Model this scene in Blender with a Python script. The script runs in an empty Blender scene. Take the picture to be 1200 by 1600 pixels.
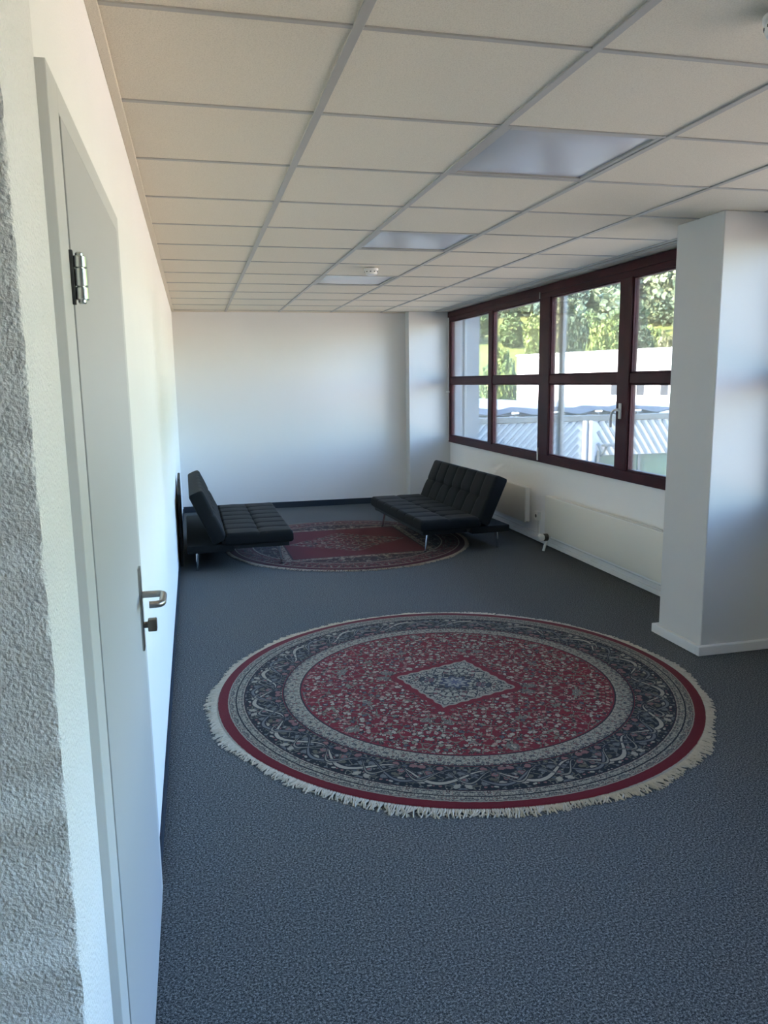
import bpy, bmesh, math, random
from mathutils import Vector, Matrix, noise
random.seed(7)
C = bpy.context.scene.collection
SC = bpy.context.scene
PI = math.pi

# ------------------------------------------------------------------ helpers
class MB:
    """collects shapes into one bmesh and links them as one mesh object"""
    def __init__(s): s.bm = bmesh.new()
    def box(s, x0, x1, y0, y1, z0, z1, bev=0.0, M=None, seg=2):
        b = bmesh.new()
        vs = [b.verts.new((x, y, z)) for x in (x0, x1) for y in (y0, y1) for z in (z0, z1)]
        for f in ((0,1,3,2),(4,6,7,5),(0,4,5,1),(2,3,7,6),(0,2,6,4),(1,5,7,3)):
            b.faces.new([vs[i] for i in f])
        bmesh.ops.recalc_face_normals(b, faces=b.faces[:])
        if bev > 0: bmesh.ops.bevel(b, geom=b.edges[:], offset=bev, segments=seg, affect='EDGES', profile=0.5)
        return s.add(b, M)
    def add(s, b, M=None):
        if M is not None: bmesh.ops.transform(b, matrix=M, verts=b.verts[:])
        me = bpy.data.meshes.new('tmp'); b.to_mesh(me); b.free(); s.bm.from_mesh(me); bpy.data.meshes.remove(me)
        return s
    def lathe(s, prof, n=24, M=None):
        b = bmesh.new(); rings = []
        for r, z in prof:
            if r < 1e-6: rings.append([b.verts.new((0, 0, z))])
            else: rings.append([b.verts.new((r*math.cos(2*PI*i/n), r*math.sin(2*PI*i/n), z)) for i in range(n)])
        for A, B in zip(rings, rings[1:]):
            for i in range(n):
                j = (i+1) % n
                if len(A) == 1 and len(B) > 1: b.faces.new((A[0], B[j], B[i]))
                elif len(B) == 1 and len(A) > 1: b.faces.new((A[i], A[j], B[0]))
                elif len(A) > 1: b.faces.new((A[i], A[j], B[j], B[i]))
        bmesh.ops.recalc_face_normals(b, faces=b.faces[:])
        return s.add(b, M)
    def cyl(s, r, z0, z1, n=24, M=None, bev=0.0, r1=None):
        r1 = r if r1 is None else r1
        if bev: pr = [(0, z0), (r-bev, z0), (r, z0+bev), (r1, z1-bev), (r1-bev, z1), (0, z1)]
        else: pr = [(0, z0), (r, z0), (r1, z1), (0, z1)]
        return s.lathe(pr, n, M)
    def tube(s, pts, r, n=12, radii=None):
        b = bmesh.new(); rings = []; pts = [Vector(p) for p in pts]; up = None
        for i, p in enumerate(pts):
            t = (pts[min(i+1, len(pts)-1)] - pts[max(i-1, 0)]).normalized()
            if up is None: up = Vector((0, 0, 1)) if abs(t.z) < .9 else Vector((1, 0, 0))
            a = t.cross(up).normalized(); up = a.cross(t).normalized(); q = radii[i] if radii else r
            rings.append([b.verts.new(p + q*(a*math.cos(2*PI*k/n) + up*math.sin(2*PI*k/n))) for k in range(n)])
        for A, B in zip(rings, rings[1:]):
            for k in range(n): b.faces.new((A[k], A[(k+1) % n], B[(k+1) % n], B[k]))
        b.faces.new(rings[0][::-1]); b.faces.new(rings[-1])
        bmesh.ops.recalc_face_normals(b, faces=b.faces[:])
        return s.add(b)
    def ball(s, c, r, sub=2, amp=0.0, freq=1.0, sc=(1, 1, 1)):
        b = bmesh.new(); bmesh.ops.create_icosphere(b, subdivisions=sub, radius=1)
        for v in b.verts:
            k = 1 + amp*noise.noise(v.co*freq + Vector(c)*.37)
            v.co = Vector((v.co.x*sc[0], v.co.y*sc[1], v.co.z*sc[2]))*k*r + Vector(c)
        return s.add(b)
    def build(s, name, m, parent=None, smooth=False, angle=35):
        me = bpy.data.meshes.new(name); s.bm.to_mesh(me); s.bm.free()
        me.materials.append(m)
        if smooth:
            me.polygons.foreach_set('use_smooth', [True]*len(me.polygons))
            me.set_sharp_from_angle(angle=math.radians(angle))
        o = bpy.data.objects.new(name, me); C.objects.link(o)
        if parent is not None: o.parent = parent
        return o

def thing(name, label, cat, loc=(0, 0, 0), rz=0.0, group=None):
    o = bpy.data.objects.new(name, None); C.objects.link(o)
    o.empty_display_size = .1
    o.location = loc; o.rotation_euler = (0, 0, rz); o['label'] = label; o['category'] = cat
    if group: o['group'] = group
    return o
def tag(o, label, cat, group=None, kind=None):
    o['label'] = label; o['category'] = cat
    if group: o['group'] = group
    if kind: o['kind'] = kind
    return o
def struct(o, label=None, cat=None):
    o['kind'] = 'structure'
    if label: o['label'] = label
    if cat: o['category'] = cat
    return o
def copy_tree(o, parent=None):
    c = o.copy(); C.objects.link(c); c.parent = parent
    for ch in list(o.children): copy_tree(ch, c)
    return c

# ------------------------------------------------------------------ node helper
class G:
    def __init__(s, name):
        s.m = bpy.data.materials.new(name); s.m.use_nodes = True; s.t = s.m.node_tree
        s.p = s.t.nodes['Principled BSDF']; s.out = s.t.nodes['Material Output']
    def n(s, typ, **kw):
        nd = s.t.nodes.new(typ)
        for k, v in kw.items(): setattr(nd, k, v)
        return nd
    def link(s, a, b): s.t.links.new(a, b)
    def put(s, sock, v):
        if hasattr(v, 'is_output'): s.link(v, sock)
        else: sock.default_value = v
    def M(s, op, a, b=0.0, c=0.0, clamp=False):
        nd = s.n('ShaderNodeMath', operation=op, use_clamp=clamp)
        for i, v in enumerate((a, b, c)): s.put(nd.inputs[i], v)
        return nd.outputs[0]
    def obj(s): return s.n('ShaderNodeTexCoord').outputs['Object']
    def sep(s, v):
        nd = s.n('ShaderNodeSeparateXYZ'); s.link(v, nd.inputs[0]); return nd.outputs
    def xyz(s, x, y, z=0.0):
        nd = s.n('ShaderNodeCombineXYZ')
        for i, v in enumerate((x, y, z)): s.put(nd.inputs[i], v)
        return nd.outputs[0]
    def noise(s, vec, scale, detail=3.0, rough=.5, dist=0.0):
        nd = s.n('ShaderNodeTexNoise'); s.link(vec, nd.inputs['Vector'])
        nd.inputs['Scale'].default_value = scale; nd.inputs['Detail'].default_value = detail
        nd.inputs['Roughness'].default_value = rough; nd.inputs['Distortion'].default_value = dist
        return nd.outputs
    def vor(s, vec, scale, feat='F1', rnd=1.0, metric='EUCLIDEAN'):
        nd = s.n('ShaderNodeTexVoronoi', feature=feat)
        if feat != 'DISTANCE_TO_EDGE': nd.distance = metric
        s.link(vec, nd.inputs['Vector']); nd.inputs['Scale'].default_value = scale
        nd.inputs['Randomness'].default_value = rnd
        return nd.outputs
    def mix(s, a, b, f):
        nd = s.n('ShaderNodeMix', data_type='RGBA')
        s.put(nd.inputs[0], f)
        for i, v in ((6, a), (7, b)): s.put(nd.inputs[i], (*v, 1) if isinstance(v, tuple) else v)
        return nd.outputs[2]
    def ramp(s, f, stops, interp='LINEAR'):
        nd = s.n('ShaderNodeValToRGB'); cr = nd.color_ramp; cr.interpolation = interp
        while len(cr.elements) < len(stops): cr.elements.new(0.5)
        for e, (p, c) in zip(cr.elements, stops):
            e.position = p; e.color = (*c, 1) if isinstance(c, tuple) else (c, c, c, 1)
        s.link(f, nd.inputs[0]); return nd.outputs[0]
    def bump(s, h, strength, dist):
        nd = s.n('ShaderNodeBump'); s.link(h, nd.inputs['Height'])
        nd.inputs['Strength'].default_value = strength; nd.inputs['Distance'].default_value = dist
        s.link(nd.outputs[0], s.p.inputs['Normal'])
    def base(s, c, rough=.6, metal=0.0, spec=None, coat=0.0):
        s.put(s.p.inputs['Base Color'], (*c, 1) if isinstance(c, tuple) else c)
        s.p.inputs['Roughness'].default_value = rough; s.p.inputs['Metallic'].default_value = metal
        if spec is not None: s.p.inputs['Specular IOR Level'].default_value = spec
        if coat: s.p.inputs['Coat Weight'].default_value = coat; s.p.inputs['Coat Roughness'].default_value = .15
        return s
def simple(name, c, rough=.5, metal=0.0, spec=None, var=.06, scale=6.0, bump=0.0, bscale=120.0, coat=0.0):
    g = G(name); o = g.obj(); f = g.noise(o, scale, 3)[0]
    a = tuple(x*(1-var) for x in c); b = tuple(min(1, x*(1+var)) for x in c)
    g.base(g.mix(a, b, f), rough, metal, spec, coat)
    if bump: g.bump(g.noise(o, bscale, 2)[0], .6, bump)
    return g.m

# ------------------------------------------------------------------ materials
def plaster(name, c, scale, dist, strength=.8):
    g = G(name); o = g.obj()
    n1 = g.noise(o, scale, 3, .55)[0]; v = g.vor(o, scale*.8, 'SMOOTH_F1')[0]
    h = g.M('ADD', g.M('MULTIPLY', n1, .7), g.M('MULTIPLY', v, -.5))
    g.base(g.mix(tuple(x*.97 for x in c), c, g.noise(o, 3, 2)[0]), .85, 0, .3)
    g.bump(h, strength, dist); return g.m
M_ROUGH = plaster('rough white plaster', (.85, .845, .83), 230, .005, 1.0)
M_WALL = plaster('fine white plaster', (.92, .915, .90), 230, .0016, .7)
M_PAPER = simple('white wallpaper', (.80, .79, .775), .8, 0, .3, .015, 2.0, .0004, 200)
M_PARAPET = simple('wall white lifted for light', (.95, .945, .93), .8, 0, .3, .01, 2.0)  # same wall white, colour lightened to stand in for missing bounce light
M_COLUMN = simple('column white dimmed for light', (.70, .70, .69), .8, 0, .3, .015, 2.0)  # wall white with its colour darkened to offset strong window light
M_PILLAR = simple('board white dimmed for light', (.66, .66, .65), .6, 0, .4, .01, 2.0)  # same white, toned down in colour where the near window over-lights it
def tile_mat():
    g = G('mineral ceiling tile'); o = g.obj()
    f = g.noise(o, 260, 2, .6)[0]
    g.base(g.ramp(f, [(.3, (.62, .56, .46)), (.5, (.72, .655, .545)), (.7, (.75, .69, .58))]), .9, 0, .2)
    g.bump(f, .5, .0012); return g.m
M_TILE = tile_mat()
M_GRID = simple('ceiling grid steel', (.42, .40, .365), .45, 0, .5, .02)
def carpet_mat():
    g = G('needle felt carpet'); o = g.obj()
    a = g.noise(o, 150, 3, .7)[0]; b = g.noise(o, 340, 2, .6)[0]; c = g.noise(o, 1.3, 3)[0]
    f = g.M('ADD', g.M('MULTIPLY', a, .6), g.M('MULTIPLY', b, .4))
    col = g.ramp(f, [(.40, (.012, .014, .015)), (.47, (.055, .061, .063)), (.53, (.125, .134, .135)), (.61, (.29, .30, .30))])
    col = g.mix(col, g.mix(col, (.10, .09, .10), .35), g.M('MULTIPLY', c, .5))
    g.base(col, .95, 0, .1); g.bump(f, .7, .003); return g.m
M_CARPET = carpet_mat()
M_CARPET_EDGE = simple('carpet skirting strip', (.035, .043, .055), .9, 0, .1, .25, 180)
M_DOOR = simple('grey laminate door', (.50, .50, .49), .45, 0, .45, .015, 1.5)
M_CASING = simple('grey white door casing', (.62, .62, .60), .45, 0, .4, .015)
M_RUBBER = simple('black rubber seal', (.012, .012, .012), .8)
M_STEEL = simple('brushed stainless steel', (.42, .40, .37), .32, 1.0, None, .08, 40)
M_HINGE = simple('zinc plated hinge', (.62, .65, .64), .28, 1.0, None, .03)
M_CHROME = simple('bright chrome', (.75, .75, .75), .12, 1.0, None, .02)
M_BRONZE = simple('dark oxidised steel', (.14, .12, .10), .4, .9, None, .1, 30)
M_SKIRT = simple('white lacquered skirting', (.80, .80, .79), .4, 0, .5, .01)
M_RAD = simple('cream radiator enamel', (.82, .79, .70), .4, 0, .5, .01)
M_RADSIDE = simple('light radiator enamel', (.88, .87, .82), .4, 0, .5, .01)
M_PLASTIC = simple('white plastic', (.80, .79, .76), .4, 0, .5, .01)
M_DARKPL = simple('dark plastic', (.03, .03, .03), .5)
def redwood():
    g = G('dark red window lacquer'); o = g.obj()
    f = g.noise(o, 5, 4, .6)[0]
    g.base(g.ramp(f, [(.3, (.034, .005, .008)), (.7, (.058, .008, .012))]), .45, 0, .25)
    g.bump(g.noise(o, 90, 2)[0], .15, .0008); return g.m
M_FRAME = redwood()
M_FRAMEEDGE = simple('near black gasket', (.015, .012, .013), .5)
def glass_mat():
    g = G('clear window glass')
    tr = g.n('ShaderNodeBsdfTransparent'); tr.inputs[0].default_value = (.95, .97, .96, 1)
    gl = g.n('ShaderNodeBsdfGlossy'); gl.inputs['Roughness'].default_value = .01; gl.inputs[0].default_value = (1, 1, 1, 1)
    fr = g.n('ShaderNodeFresnel'); fr.inputs[0].default_value = 1.45
    mx = g.n('ShaderNodeMixShader'); g.link(g.M('MULTIPLY', fr.outputs[0], .8), mx.inputs[0])
    g.link(tr.outputs[0], mx.inputs[1]); g.link(gl.outputs[0], mx.inputs[2]); g.link(mx.outputs[0], g.out.inputs[0])
    return g.m
M_GLASS = glass_mat()
def sofa_mat():
    g = G('black woven upholstery'); o = g.obj()
    f = g.noise(o, 380, 2, .6)[0]
    g.base(g.mix((.004, .0045, .005), (.012, .0125, .013), f), .75, 0, .16); g.bump(f, .4, .0008)
    g.p.inputs['Sheen Weight'].default_value = .03
    return g.m
M_SOFA = sofa_mat()
M_SOFAFRAME = simple('black sofa frame', (.008, .008, .009), .6)
M_DIFF = simple('satin light diffuser', (.52, .53, .56), .24, 0, .8, .01)
M_FRINGE = simple('cream cotton fringe', (.52, .47, .38), .9, 0, .2, .2, 60)
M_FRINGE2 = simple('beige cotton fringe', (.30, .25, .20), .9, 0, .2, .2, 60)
M_LEAFS = []

# --- rugs ---------------------------------------------------------
PAL = [(0.0, (.34, .295, .225)), (.22, (.29, .11, .095)), (.44, (.08, .083, .09)), (.54, (.38, .335, .26)), (.72, (.20, .185, .13)), (.84, (.36, .20, .16))]
def band(g, r, a, b):
    return g.M('MULTIPLY', g.M('GREATER_THAN', r, a), g.M('LESS_THAN', r, b))
def rug_coords(g):
    o = g.obj(); x, y, z = g.sep(o)
    wob = g.noise(o, 60, 2)
    r = g.M('SQRT', g.M('ADD', g.M('MULTIPLY', x, x), g.M('MULTIPLY', y, y)))
    r = g.M('ADD', r, g.M('MULTIPLY', g.M('SUBTRACT', wob[0], .5), .006))
    th = g.M('ARCTAN2', y, x)
    return o, x, y, r, th
def floral(g, vec, scale, ground, pal=PAL, size=.36, vine=(.15, .14, .10), vw=.035, rnd=.75):
    """regular bed of flower heads with a darker eye, leaves between them and thin curling stems"""
    wn = g.n('ShaderNodeTexNoise'); g.link(vec, wn.inputs['Vector']); wn.inputs['Scale'].default_value = scale*1.1; wn.inputs['Detail'].default_value = 2
    off = g.n('ShaderNodeVectorMath', operation='MULTIPLY_ADD'); g.link(wn.outputs['Color'], off.inputs[0])
    k = .55/scale; off.inputs[1].default_value = (k, k, 0); g.link(vec, off.inputs[2]); wv = off.outputs[0]
    v = g.vor(vec, scale, 'F1', rnd); d = v[0]; rgb = g.sep(v[1])
    col = g.ramp(rgb[0], pal, 'CONSTANT'); col2 = g.ramp(rgb[1], pal, 'CONSTANT')
    sz = g.M('ADD', size*.62, g.M('MULTIPLY', rgb[2], size*.7))
    petal = g.noise(vec, scale*2.6, 1)[0]
    dd = g.M('ADD', d, g.M('MULTIPLY', g.M('SUBTRACT', petal, .5), .60))
    e = g.vor(wv, scale*.6, 'DISTANCE_TO_EDGE', 1.0)[0]
    c = g.mix(ground, vine, g.M('LESS_THAN', e, vw))
    # small leaves scattered on the ground
    v2 = g.vor(wv, scale*1.9, 'F1', 1.0); r2 = g.sep(v2[1])
    c = g.mix(c, g.ramp(r2[0], pal, 'CONSTANT'), g.M('MULTIPLY', g.M('LESS_THAN', v2[0], .33), g.M('GREATER_THAN', r2[1], .45)))
    c = g.mix(c, (.016, .014, .016), g.M('LESS_THAN', dd, g.M('ADD', sz, .08)))
    c = g.mix(c, col, g.M('LESS_THAN', dd, sz))
    c = g.mix(c, col2, g.M('LESS_THAN', dd, g.M('MULTIPLY', sz, .5)))
    return c
def polar(g, r, th, n, r0, k):
    """mirrored repeat around the ring: n motifs, radial coordinate r-r0"""
    a = g.M('PINGPONG', g.M('MULTIPLY', th, n/(2*PI)), .5)
    return g.xyz(g.M('MULTIPLY', a, 2*PI*r0/n*k), g.M('MULTIPLY', g.M('SUBTRACT', r, r0), k), n*.173)
def scroll(g, col, r, th, n, r0, amp, w, c, ph=0.0):
    """tapering S curves along a ring"""
    ang = g.M('ADD', g.M('MULTIPLY', th, n), ph)
    cur = g.M('ADD', r0, g.M('MULTIPLY', g.M('SINE', ang), amp))
    wid = g.M('MULTIPLY', g.M('ABSOLUTE', g.M('SINE', g.M('ADD', g.M('MULTIPLY', ang, .5), .6))), w)
    d = g.M('ABSOLUTE', g.M('SUBTRACT', r, cur))
    col = g.mix(col, (.012, .012, .018), g.M('LESS_THAN', d, g.M('ADD', wid, .006)))
    return g.mix(col, c, g.M('LESS_THAN', d, wid))
def pile(g, o, col, dark=1.0):
    f = g.noise(o, 330, 2, .7)[0]
    col = g.mix(col, g.mix(col, (.0, .0, .0), .45), g.M('MULTIPLY', g.M('SUBTRACT', f, .35), 1.6, clamp=True))
    g.base(col, .95, 0, .08); g.bump(f, .6, .003)
    g.p.inputs['Sheen Weight'].default_value = .08
def rug_one():
    g = G('red medallion rug pile'); o, x, y, r, th = rug_coords(g)
    RED = (.165, .009, .016)
    ax, ay = g.M('ABSOLUTE', x), g.M('ABSOLUTE', y)
    sym = g.xyz(ax, ay, .3)
    col = floral(g, sym, 27, RED, size=.40)
    # pale blossoms on the cross axes and large palmettes
    v = g.vor(sym, 6.5, 'F1', .5); 
    col = g.mix(col, floral(g, sym, 50, (.14, .135, .115), PAL, .4), g.M('LESS_THAN', g.M('ADD', v[0], g.M('MULTIPLY', g.noise(sym, 30, 1)[0], .2)), .30))
    # lozenge medallion with a plain red margin
    pin = g.M('ADD', ax, g.M('MULTIPLY', ay, .97))
    rnd = g.M('MULTIPLY', g.M('SINE', g.M('MULTIPLY', g.M('ADD', ax, g.M('MULTIPLY', ay, -1.0)), 62)), .006)
    m = g.M('ADD', pin, rnd)
    col = g.mix(col, RED, g.M('MULTIPLY', g.M('LESS_THAN', m, .365), g.M('GREATER_THAN', g.vor(sym, 24, 'F1', .8)[0], .22)))
    med = floral(g, sym, 36, (.32, .295, .23), [(0, (.025, .028, .034)), (.4, (.07, .075, .09)), (.6, (.17, .07, .07)), (.75, (.04, .044, .05)), (.9, (.33, .30, .24))], .40, (.05, .052, .058), .06)
    cc = g.M('SQRT', g.M('ADD', g.M('MULTIPLY', x, x), g.M('MULTIPLY', y, y)))
    star = g.M('ADD', cc, g.M('MULTIPLY', g.M('COSINE', g.M('MULTIPLY', th, 8)), .012))
    med = g.mix(med, (.05, .055, .08), g.M('LESS_THAN', star, .075))
    med = g.mix(med, (.26, .25, .23), g.M('LESS_THAN', star, .052))
    med = g.mix(med, (.09, .10, .15), g.M('LESS_THAN', star, .026))
    col = g.mix(col, (.27, .24, .19), g.M('LESS_THAN', m, .315))
    col = g.mix(col, med, g.M('LESS_THAN', m, .297))
    def guard(col, a, b, n):
        pc = polar(g, r, th, n, (a+b)/2, 1.0)
        d = floral(g, pc, 62, (.31, .28, .215), [(0, (.05, .05, .055)), (.3, (.10, .10, .10)), (.45, (.20, .10, .085)), (.65, (.06, .062, .066)), (.8, (.30, .28, .23))], .36, (.12, .115, .095), .05, .6)
        return g.mix(col, d, band(g, r, a, b))
    col = g.mix(col, (.16, .012, .02), g.M('GREATER_THAN', r, .792))
    col = guard(col, .806, .885, 34)
    # main border: near-black ground, flowers and pale scrolls
    pc = polar(g, r, th, 16, .985, 1.0)
    bd = floral(g, pc, 24, (.010, .011, .014), [(0, (.29, .255, .20)), (.22, (.062, .068, .078)), (.42, (.21, .095, .085)), (.58, (.12, .12, .115)), (.72, (.32, .285, .22)), (.88, (.10, .09, .06))], .38, (.13, .12, .09), .03, .8)
    bd = scroll(g, bd, r, th, 16, .985, .052, .010, (.34, .30, .235))
    bd = scroll(g, bd, r, th, 16, .985, .060, .007, (.13, .13, .13), 2.2)
    bd = scroll(g, bd, r, th, 32, .985, .045, .005, (.22, .20, .16), .8)
    col = g.mix(col, bd, band(g, r, .895, 1.078))
    col = guard(col, 1.086, 1.158, 44)
    for a in (.800, .885, 1.078, 1.120): col = g.mix(col, (.014, .014, .018), band(g, r, a, a+.007))
    col = g.mix(col, (.27, .24, .19), band(g, r, 1.157, 1.164))
    col = g.mix(col, (.125, .004, .009), g.M('GREATER_THAN', r, 1.163))
    col = g.mix(col, (.32, .29, .24), g.M('GREATER_THAN', r, 1.211))
    pile(g, o, col); return g.m
def rug_two():
    g = G('square field rug pile'); o, x, y, r, th = rug_coords(g)
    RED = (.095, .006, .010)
    ax, ay = g.M('ABSOLUTE', x), g.M('ABSOLUTE', y)
    sym = g.xyz(ax, ay, .7)
    P2 = [(0, (.22, .175, .125)), (.25, (.11, .035, .035)), (.5, (.022, .02, .022)), (.7, (.17, .105, .08)), (.85, (.07, .055, .04))]
    q = g.M('MAXIMUM', ax, ay)
    col = floral(g, g.xyz(ax, g.M('MULTIPLY', ay, .8), .2), 15, (.028, .008, .010), P2, .34, (.12, .09, .07), .03)
    # outer circle bands
    col = g.mix(col, floral(g, polar(g, r, th, 30, 1.0, 1.0), 24, (.09, .008, .012), P2, .33), g.M('GREATER_THAN', r, .93))
    for a in (.92, 1.09): col = g.mix(col, (.28, .22, .16), band(g, r, a, a+.012))
    col = g.mix(col, (.06, .006, .010), g.M('GREATER_THAN', r, 1.10))
    # square frame and red field
    fr = floral(g, sym, 26, (.24, .19, .14), [(0, (.07, .02, .02)), (.35, (.30, .25, .19)), (.6, (.05, .04, .04)), (.8, (.30, .12, .10))], .36, (.10, .06, .05), .05)
    insq = g.M('LESS_THAN', q, .70)
    col = g.mix(col, fr, insq)
    col = g.mix(col, (.03, .012, .014), g.M('LESS_THAN', q, .64))
    col = g.mix(col, RED, g.M('LESS_THAN', q, .625))
    mid = floral(g, sym, 17, RED, P2, .40, (.18, .13, .10), .05)
    lz = g.M('ADD', g.M('MULTIPLY', ax, .85), g.M('MULTIPLY', ay, 1.1))
    col = g.mix(col, mid, g.M('LESS_THAN', g.M('ADD', lz, g.M('MULTIPLY', g.noise(sym, 9, 1)[0], .12)), .56))
    pile(g, o, col); return g.m

# ------------------------------------------------------------------ measures (metres)
H = 2.42; YB = 9.68; XW = 3.38; XO = 3.62
GX = [.6277 + i*.6386 for i in range(5)]
CY0 = 2.0007; DT = .625

# ------------------------------------------------------------------ room shell
m = MB(); m.box(-1.6, 3.6, -3.0, YB+.2, -.25, 0); struct(m.build('floor', M_CARPET))
m = MB(); m.box(-.22, 0, 1.235, 2.310, 2.012, H); m.box(-.22, 0, 2.310, YB, 0, H)
struct(m.build('wall_left', M_WALL))
b = bmesh.new(); nz = 240
def jag(i, k): return .0025*noise.noise(Vector((k*3.1, i*.33, 2.0)))
pl = [(-1.6, 1.235), (-1.6, 1.0), (-.006, 1.0), (-.0015, 1.0015), (0, 1.006), (0, 1.235)]
rings = [[b.verts.new((x+(jag(i, k) if k == 3 else 0), y+(jag(i, k+9) if k == 3 else 0), H*i/nz)) for k, (x, y) in enumerate(pl)] for i in range(nz+1)]
for A, B in zip(rings, rings[1:]):
    for k in range(6): b.faces.new((A[k], A[(k+1) % 6], B[(k+1) % 6], B[k]))
b.faces.new(rings[0][::-1]); b.faces.new(rings[-1]); bmesh.ops.recalc_face_normals(b, faces=b.faces[:])
m = MB(); m.add(b)
struct(m.build('wall_entry', M_ROUGH, None, True, 50))
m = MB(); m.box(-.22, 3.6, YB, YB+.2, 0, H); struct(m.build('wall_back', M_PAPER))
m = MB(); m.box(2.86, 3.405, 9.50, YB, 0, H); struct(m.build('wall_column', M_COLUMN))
m = MB(); m.box(-1.8, -1.6, -3, 1.2, 0, H); struct(m.build('wall_hall', M_PAPER))
m = MB(); m.box(-1.8, 3.6, -3.2, -3, 0, H); struct(m.build('wall_front', M_PAPER))
# window wall: parapet, head, piers
WIN = [(4.06, 9.50), (-1.10, 3.66)]
m = MB()
m.box(3.405, XO, -3.0, YB, 0, .80); struct(m.build('wall_right', M_PARAPET))
m = MB(); m.box(3.405, XO, -3.0, YB, 2.405, H+.4); struct(m.build('wall_head', M_PAPER))
m = MB(); m.box(3.405, XO, 3.66, 4.06, .8, 2.405); m.box(3.405, XO, -3.0, -1.10, .8, 2.405); m.box(3.405, XO, 9.50, YB, .8, 2.405)
struct(m.build('wall_pier', M_PAPER))
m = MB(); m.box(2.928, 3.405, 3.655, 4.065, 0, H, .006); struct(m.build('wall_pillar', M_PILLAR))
# skirtings
m = MB()
m.box(2.898, 3.405, 3.625, 3.655, 0, .055, .004); m.box(2.898, 2.928, 3.655, 4.095, 0, .055, .004); m.box(2.928, 3.36, 4.065, 4.095, 0, .055, .004)
struct(m.build('baseboard_pillar', M_SKIRT))
m = MB()
m.box(3.375, 3.405, 4.095, 9.5, 0.012, .05, .003); m.box(3.387, 3.405, 4.095, 9.5, .05, .085, .003)
struct(m.build('baseboard_right', M_SKIRT))
m = MB(); m.box(0.012, 2.86, YB-.012, YB, 0, .075, .002); m.box(2.86, 3.375, 9.488, 9.5, 0, .075, .002); m.box(2.848, 2.86, 9.488, YB-.012, 0, .075, .002)
struct(m.build('baseboard_back', M_CARPET_EDGE))
m = MB(); m.box(0, .010, 2.310, YB, 0, .05, .002); m.box(0, .010, 1.008, 1.231, 0, .05, .002)
struct(m.build('baseboard_left', M_CARPET_EDGE))

# ceiling: tiles with a real gap at every joint, grid bars as a child
xs = [-1.6, -1.289, -.650, .0] 
xs = [-1.6, -1.288, -.649, -.011] + GX + [3.405]
ks = list(range(-8, 13))
LIGHTS = {(1, k) for k in (1, 4, 7)}          # between second and third bar
m = MB()
for i in range(len(xs)-1):
    for k in ks:
        y0, y1 = max(-3.0, CY0+k*DT), min(YB, CY0+(k+1)*DT)
        if xs[i+1] < .05 and y0 > 1.2: continue
        if i >= 3+1 and (i-4, k) in {(1, kk) for kk in (1, 4, 7)}: continue
        x0 = max(xs[i], 0) if y0 > 1.1 else xs[i]
        m.box(x0+.006, xs[i+1]-.006, y0+.006, y1-.006, H, H+.016, .002, seg=1)
ceil = struct(m.build('ceiling', M_TILE))
m = MB()
for x in GX: m.box(x-.014, x+.014, -3, YB, H-.005, H+.02, .0015, seg=1)
for x in (-1.288, -.649, -.011): m.box(x-.012, x+.012, -3, 1.0, H-.005, H+.02, .0015, seg=1)
for k in ks: m.box(-1.6 if CY0+k*DT < 1 else 0, 3.405, CY0+k*DT-.010, CY0+k*DT+.010, H-.004, H+.02, .0015, seg=1)
m.box(-1.6, 3.405, -3, YB, H+.03, H+.1)
m.build('ceiling_grid', M_GRID, ceil)
m = MB(); m.box(0, .028, 1.0, YB, H-.012, H-.0005, .002); m.box(.028, 2.86, YB-.022, YB, H-.008, H-.0005, .002)
struct(m.build('trim_1', M_TILE))
# curtain track let into the ceiling by the window
m = MB(); m.box(3.20, 3.25, 4.10, 9.48, H-.012, H-.0055, .002)
m.box(3.212, 3.218, 4.10, 9.48, H-.016, H-.012); m.box(3.232, 3.238, 4.10, 9.48, H-.016, H-.012)
struct(m.build('trim_2', M_GRID))

# ------------------------------------------------------------------ ceiling lights
LB = ['square unlit ceiling light panel closest to the door', 'square ceiling light panel in the middle of the row of three', 'square ceiling light panel beside the smoke detector, deepest in the room']
first = None
for k, lb in zip((1, 4, 7), LB):
    cx, cy = (GX[1]+GX[2])/2, CY0+(k+.5)*DT
    if first is None:
        t = first = thing('ceiling_light', lb, 'ceiling light', (cx, cy, H), 0, 'recessed square ceiling lights')
        a, b = .3190-.014, .3125-.010
        f = MB()
        f.box(-a, -a+.022, -b, b, -.002, .03, .002); f.box(a-.022, a, -b, b, -.002, .03, .002)
        f.box(-a+.022, a-.022, -b, -b+.022, -.002, .03, .002); f.box(-a+.022, a-.022, b-.022, b, -.002, .03, .002)
        f.build('frame', M_GRID, t)
        d = bmesh.new(); bmesh.ops.create_grid(d, x_segments=24, y_segments=24, size=1)
        for v in d.verts:
            u, w = v.co.x, v.co.y
            v.co = Vector((u*(a-.022), w*(b-.022), .006 - .012*(1-u**4)*(1-w**4)))
        bmesh.ops.reverse_faces(d, faces=d.faces[:])
        q = MB(); q.add(d); q.build('diffuser', M_DIFF, t, True)
    else:
        t = copy_tree(first); t.location = (cx, cy, H); t['label'] = lb

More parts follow.
